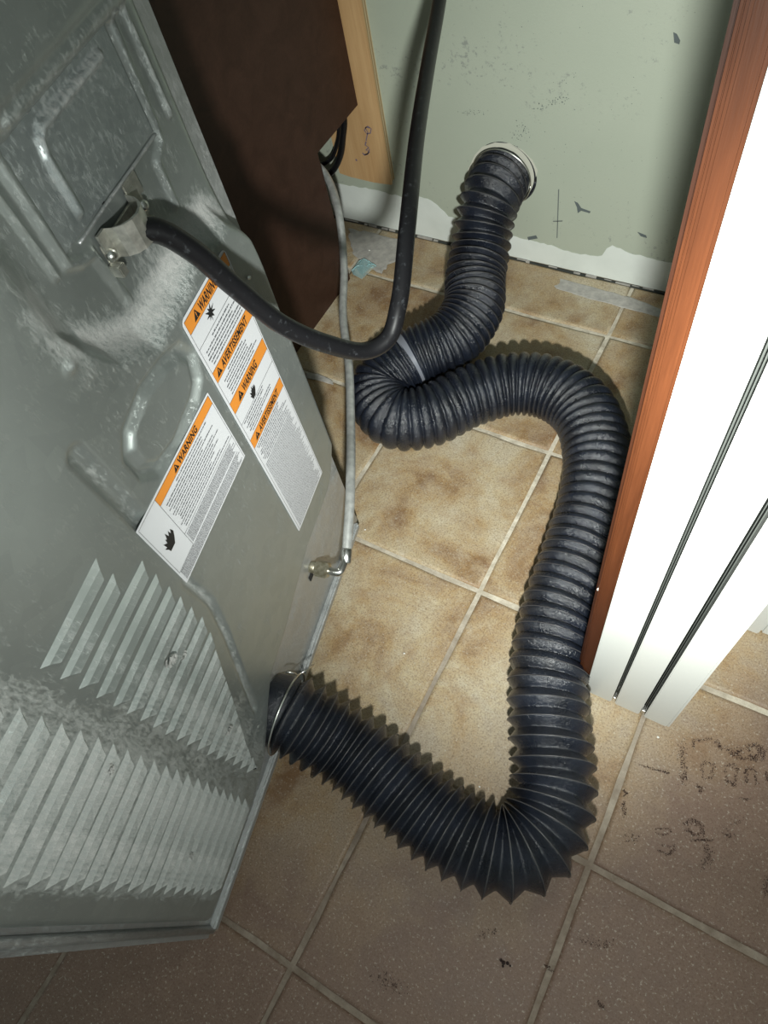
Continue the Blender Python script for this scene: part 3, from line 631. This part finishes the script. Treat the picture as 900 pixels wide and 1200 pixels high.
for sgn in (1,):
    tube('clamp_ear', [cpt(-1.15, .0605, 0), cpt(-1.25, .067, .006), cpt(-1.45, .078, .010)], .0013, 6, M['steel'], duct)
    tube('clamp_ear', [cpt(-.95, .0605, .0), cpt(-.85, .066, -.004), cpt(-.72, .070, -.012), cpt(-.80, .064, -.016)], .0013, 6, M['steel'], duct)
ring_on('wire_clamp', n_-26, .0615, .0015, M['steel'])
P = [P3[n_-12]+.0645*(math.cos(t)*N3[n_-12]+math.sin(t)*B3[n_-12])-np.array(base) for t in np.linspace(0, 2*PI, 49)]
tube('outlet_collar', P, .0045, 8, M['vinyl'], duct)

# ------------------------------------------------------------------ power cord
cw = [dw(.517, .7775, .0205), dw(*on_d((186, 271), .030), .030), dw(*on_d((225, 293), .042), .042), dw(*on_d((275, 336), .055), .055), on_y((330, 380), .345), on_y((383, 403), .375), on_y((430, 411), .41), on_y((455, 396), .435), on_y((467, 358), .465),
      on_y((477, 270), .54), on_y((488, 165), .68), on_y((501, 80), .82), on_y((515, 0), .95), on_y((528, -90), 1.07), on_y((534, -140), WY-.004)]
PC = catmull([tuple(p) for p in cw], 14)
cord = tube('power_cord', PC-np.array(cw[0]),   .0097, 16, M['rubber'], None); cord.location = cw[0]
tag(cord, 'thick black power cord looping from the dryer back up the wall', 'cord')

# ------------------------------------------------------------------ grey gas hose
hw0 = dw(.513, .163, .034)
hp = [dw(.542, .162, .049), on_y((410, 590), .385), on_y((411, 550), .44), on_y((411, 500), .53), on_y((409, 430), .65), on_y((402, 370), .76), on_y((403, 310), .87), on_y((397, 250), .94), on_y((386, 213), 1.00), on_y((374, 196), 1.02), on_y((360, 190), 1.02)]
elb = [dw(.513, .163, .029), dw(.513, .163, .042), dw(.515, .163, .0475), dw(.520, .163, .049), dw(.545, .162, .049)]
gh = empty('gas_hose', hw0); tag(gh, 'grey coated gas hose running from the dryer fitting behind the cabinet', 'hose')
PH = catmull([tuple(p-hw0) for p in hp], 12); tube('hose_body', PH, .0078, 14, M['hose'], gh)
PE = catmull([tuple(p-hw0) for p in elb], 8); tube('elbow', PE, .0062, 12, M['steel'], gh)
p0 = np.array(hp[0]-hw0); tdir = _n(np.array(hp[1]-hp[0])); tube('ferrule', [p0-tdir*.012, p0-tdir*.010, p0+tdir*.010, p0+tdir*.012], [.006, .0088, .0092, .008], 14, M['steel'], gh)
pm = PH[52]; tm = _n(PH[53]-PH[51]); tube('hose_sleeve', [pm-tm*.022, pm-tm*.02, pm+tm*.02, pm+tm*.022], [.008, .0092, .0092, .008], 12, M['hose'], gh)

# ------------------------------------------------------------------ thin black cables in the notch
kz = [Vector((-.870, 1.127, .50)), Vector((-.866, 1.125, .40)), on_y((403, 138), 1.122), on_y((402, 160), 1.12), on_y((399, 182), 1.118), on_y((391, 199), 1.115), on_y((380, 207), 1.11), on_y((366, 208), 1.10)]
kz = [Vector((min(p.x, KX+.2), p.y, p.z)) for p in kz]
cb = tube('black_cable', catmull([tuple(p-kz[0]) for p in kz], 8), .0065, 10, M['rubber']); cb.location = kz[0]; tag(cb, 'black cable curving through the notch behind the cabinet', 'cable')
kz2 = [Vector((-.885, 1.134, .45)), on_y((397, 150), 1.134), on_y((394, 172), 1.13), on_y((388, 186), 1.125), on_y((376, 193), 1.12), on_y((362, 194), 1.11)]
cb = tube('black_cable', catmull([tuple(p-kz2[0]) for p in kz2], 8), .0045, 8, M['rubber']); cb.location = kz2[0]; tag(cb, 'thinner grey black cable inside the curve of the thicker one, close to wall', 'cable')

# ------------------------------------------------------------------ bits on the floor
def crumb(px, r, m, nm, label, cat, group=None, z=.0):
    p = on_z(px, 0); bm = bmesh.new(); bmesh.ops.create_icosphere(bm, subdivisions=2, radius=r)
    for v in bm.verts: v.co = Vector((v.co.x*1.2, v.co.y*.9, v.co.z*.6))+Vector(noise.noise_vector(v.co*400+p*30))*r*.5
    zz = min(v.co.z for v in bm.verts); o = obj(nm, bm, m, None, True); o.location = (p.x, p.y, -zz+.0002+z); return tag(o, label, cat, group)
for px, r, lb in (((474, 766), .0018, 'pale crumb on the brown tile left of the long grout line'), ((562, 922), .0015, 'pale crumb beside the inside of the duct bend'), ((428, 621), .0016, 'pale crumb on the tile beside the gas hose'),
               ((771, 864), .0016, 'pale crumb just below the foot of the white door'), ((433, 294), .0020, 'pale crumb near the plastic scrap at the wall')):
    crumb(px, r, M['crumb'], 'crumb', lb, 'crumb')
p = on_z((590, 1128), 0); bm = bmesh.new()
for dx, dy, r in ((0, 0, .003), (.005, .002, .0026), (-.004, .001, .0022), (.001, -.004, .0018), (.009, .001, .0015)): bmesh.ops.create_icosphere(bm, subdivisions=1, radius=r, matrix=Matrix.Translation((dx, dy, r*.7)))
o = obj('dark_debris', bm, M['bug'], None); o.location = (p.x, p.y, 0); tag(o, 'small dark clump of dirt on the tile below the duct bend', 'debris')
pl_ = empty('plastic_scrap', on_z((432, 310), 0)); tag(pl_, 'bent scrap of clear bluish plastic lying by the cabinet', 'scrap')
q0 = np.array(on_z((432, 310), 0))
def scrap_pts(L_, z): return [tuple(np.array(on_z(p, z_))-q0) for p, z_ in zip(L_, z)]
t1 = scrap_pts([(412, 318), (420, 306), (427, 303), (441, 311), (424, 327), (414, 322)], [.002, .004, .008, .002, .001, .002])
pyd('sheet', t1+[(x, y, z+.0008) for x, y, z in t1], [tuple(range(6))[::-1], tuple(range(6, 12))]+[(a, (a+1) % 6, (a+1) % 6+6, a+6) for a in range(6)], M['plastic'], pl_)
t2 = catmull(scrap_pts([(412, 317), (420, 311), (428, 312), (436, 309), (441, 312)], [.003, .006, .004, .008, .003]), 6); tube('rolled_edge', t2, .0014, 6, M['plastic'], pl_)
# smear of mortar near the cabinet and along the tiles at the wall
def smear(px, lab, z=.0012):
    P = [on_z(p, 0) for p in px]; c_ = sum(P, Vector())/len(P); N = len(P)
    out = []
    for a in range(N):
        for k in range(5):
            t = k/5; q = P[a].lerp(P[(a+1) % N], t)-c_; q *= 1+jit(.08); out.append(q)
    N = len(out); V = [(q.x, q.y, .0003) for q in out]+[(q.x*.9, q.y*.9, z) for q in out]
    o = pyd('mortar_smear', V, [(a, (a+1) % N, (a+1) % N+N, a+N) for a in range(N)]+[tuple(range(N, 2*N))], M['mortar'], None, False); o.location = (c_.x, c_.y, 0.0003); tag(o, lab, 'smear'); return o
smear([(408, 268), (440, 274), (470, 282), (478, 300), (455, 312), (448, 322), (415, 300), (410, 285)], 'grey smear of dried mortar on the tile by cabinet and wall')
smear([(655, 326), (700, 338), (750, 352), (782, 366), (780, 374), (735, 362), (690, 350), (650, 338)], 'long grey mortar streak on the tiles along the wall')
smear([(358, 437), (372, 438), (390, 446), (390, 451), (372, 446), (357, 443)], 'short pale mortar streak on the tile beside the dryer', .0018)
# worn imprint of dark flecks on the tile right of the door
bm = bmesh.new(); rnd = random.Random(5)
strokes = [([(800, 872), (798, 890), (803, 905), (800, 915)], 190, 5), ([(812, 868), (835, 866)], 60, 2), ([(812, 870), (813, 876)], 20, 2), ([(838, 868), (845, 878)], 60, 3), ([(852, 878), (862, 884), (868, 878)], 110, 4), ([(862, 888), (875, 889)], 40, 2),
           ([(876, 872), (878, 888), (888, 890), (890, 876), (880, 872)], 190, 3), ([(893, 876), (894, 890)], 60, 3), ([(822, 895), (824, 912), (834, 912), (836, 896), (824, 893)], 110, 2), ([(850, 896), (851, 916), (860, 920), (864, 900), (852, 895)], 130, 2.4),
           ([(874, 900), (875, 918)], 60, 2), ([(876, 900), (884, 902), (886, 918)], 60, 2), ([(898, 905), (899, 914)], 40, 2), ([(816, 920), (822, 924), (820, 928)], 50, 2.5), ([(748, 896), (765, 901), (785, 907)], 80, 1.2), ([(730, 926), (735, 930), (731, 933)], 45, 1.2),
           ([(730, 940), (732, 956)], 60, 2.5), ([(768, 972), (778, 970), (787, 974), (780, 979), (769, 976)], 60, 1.5), ([(802, 965), (812, 962), (822, 968), (824, 978), (812, 978), (804, 972)], 190, 3), ([(810, 984), (836, 985)], 70, 1.6), ([(770, 996), (785, 1001), (792, 992), (775, 991)], 80, 1.8),
           ([(826, 990), (832, 1004), (824, 1016)], 110, 5), ([(848, 975), (856, 980)], 40, 4), ([(898, 1030), (896, 1048)], 60, 4), ([(866, 935), (880, 937)], 30, 1.5), ([(735, 978), (745, 985)], 50, 6), ([(870, 960), (860, 966)], 25, 4),
           ([(680, 1100), (700, 1108), (720, 1106)], 90, 6), ([(700, 1175), (708, 1182)], 40, 3), ([(640, 1130), (646, 1138)], 26, 3), ([(560, 1098), (585, 1090)], 40, 5), ([(440, 1140), (470, 1160)], 110, 9)]
for pl2, cnt, wd in strokes:
    for q in range(int(cnt*1.5)):
        t = rnd.random()*(len(pl2)-1); i = int(t); f_ = t-i; x = pl2[i][0]+(pl2[i+1][0]-pl2[i][0])*f_+rnd.gauss(0, wd*.6); y = pl2[i][1]+(pl2[i+1][1]-pl2[i][1])*f_+rnd.gauss(0, wd*.6)
        c_ = on_z((x, y), 0); r = rnd.uniform(.0002, .0011)*rnd.uniform(.6, 1.2); k = 5; a0 = rnd.random()*6
        v = [bm.verts.new((c_.x+r*rnd.uniform(.5, 1.1)*math.cos(a0+a*2*PI/k), c_.y+r*rnd.uniform(.5, 1.1)*math.sin(a0+a*2*PI/k), .0010)) for a in range(k)]; bm.faces.new(v)
o = obj('dirt_flecks', bm, M['fleck']); tag(o, 'dark gritty flecks in a worn imprint on tiles right of door', 'dirt', kind='stuff')
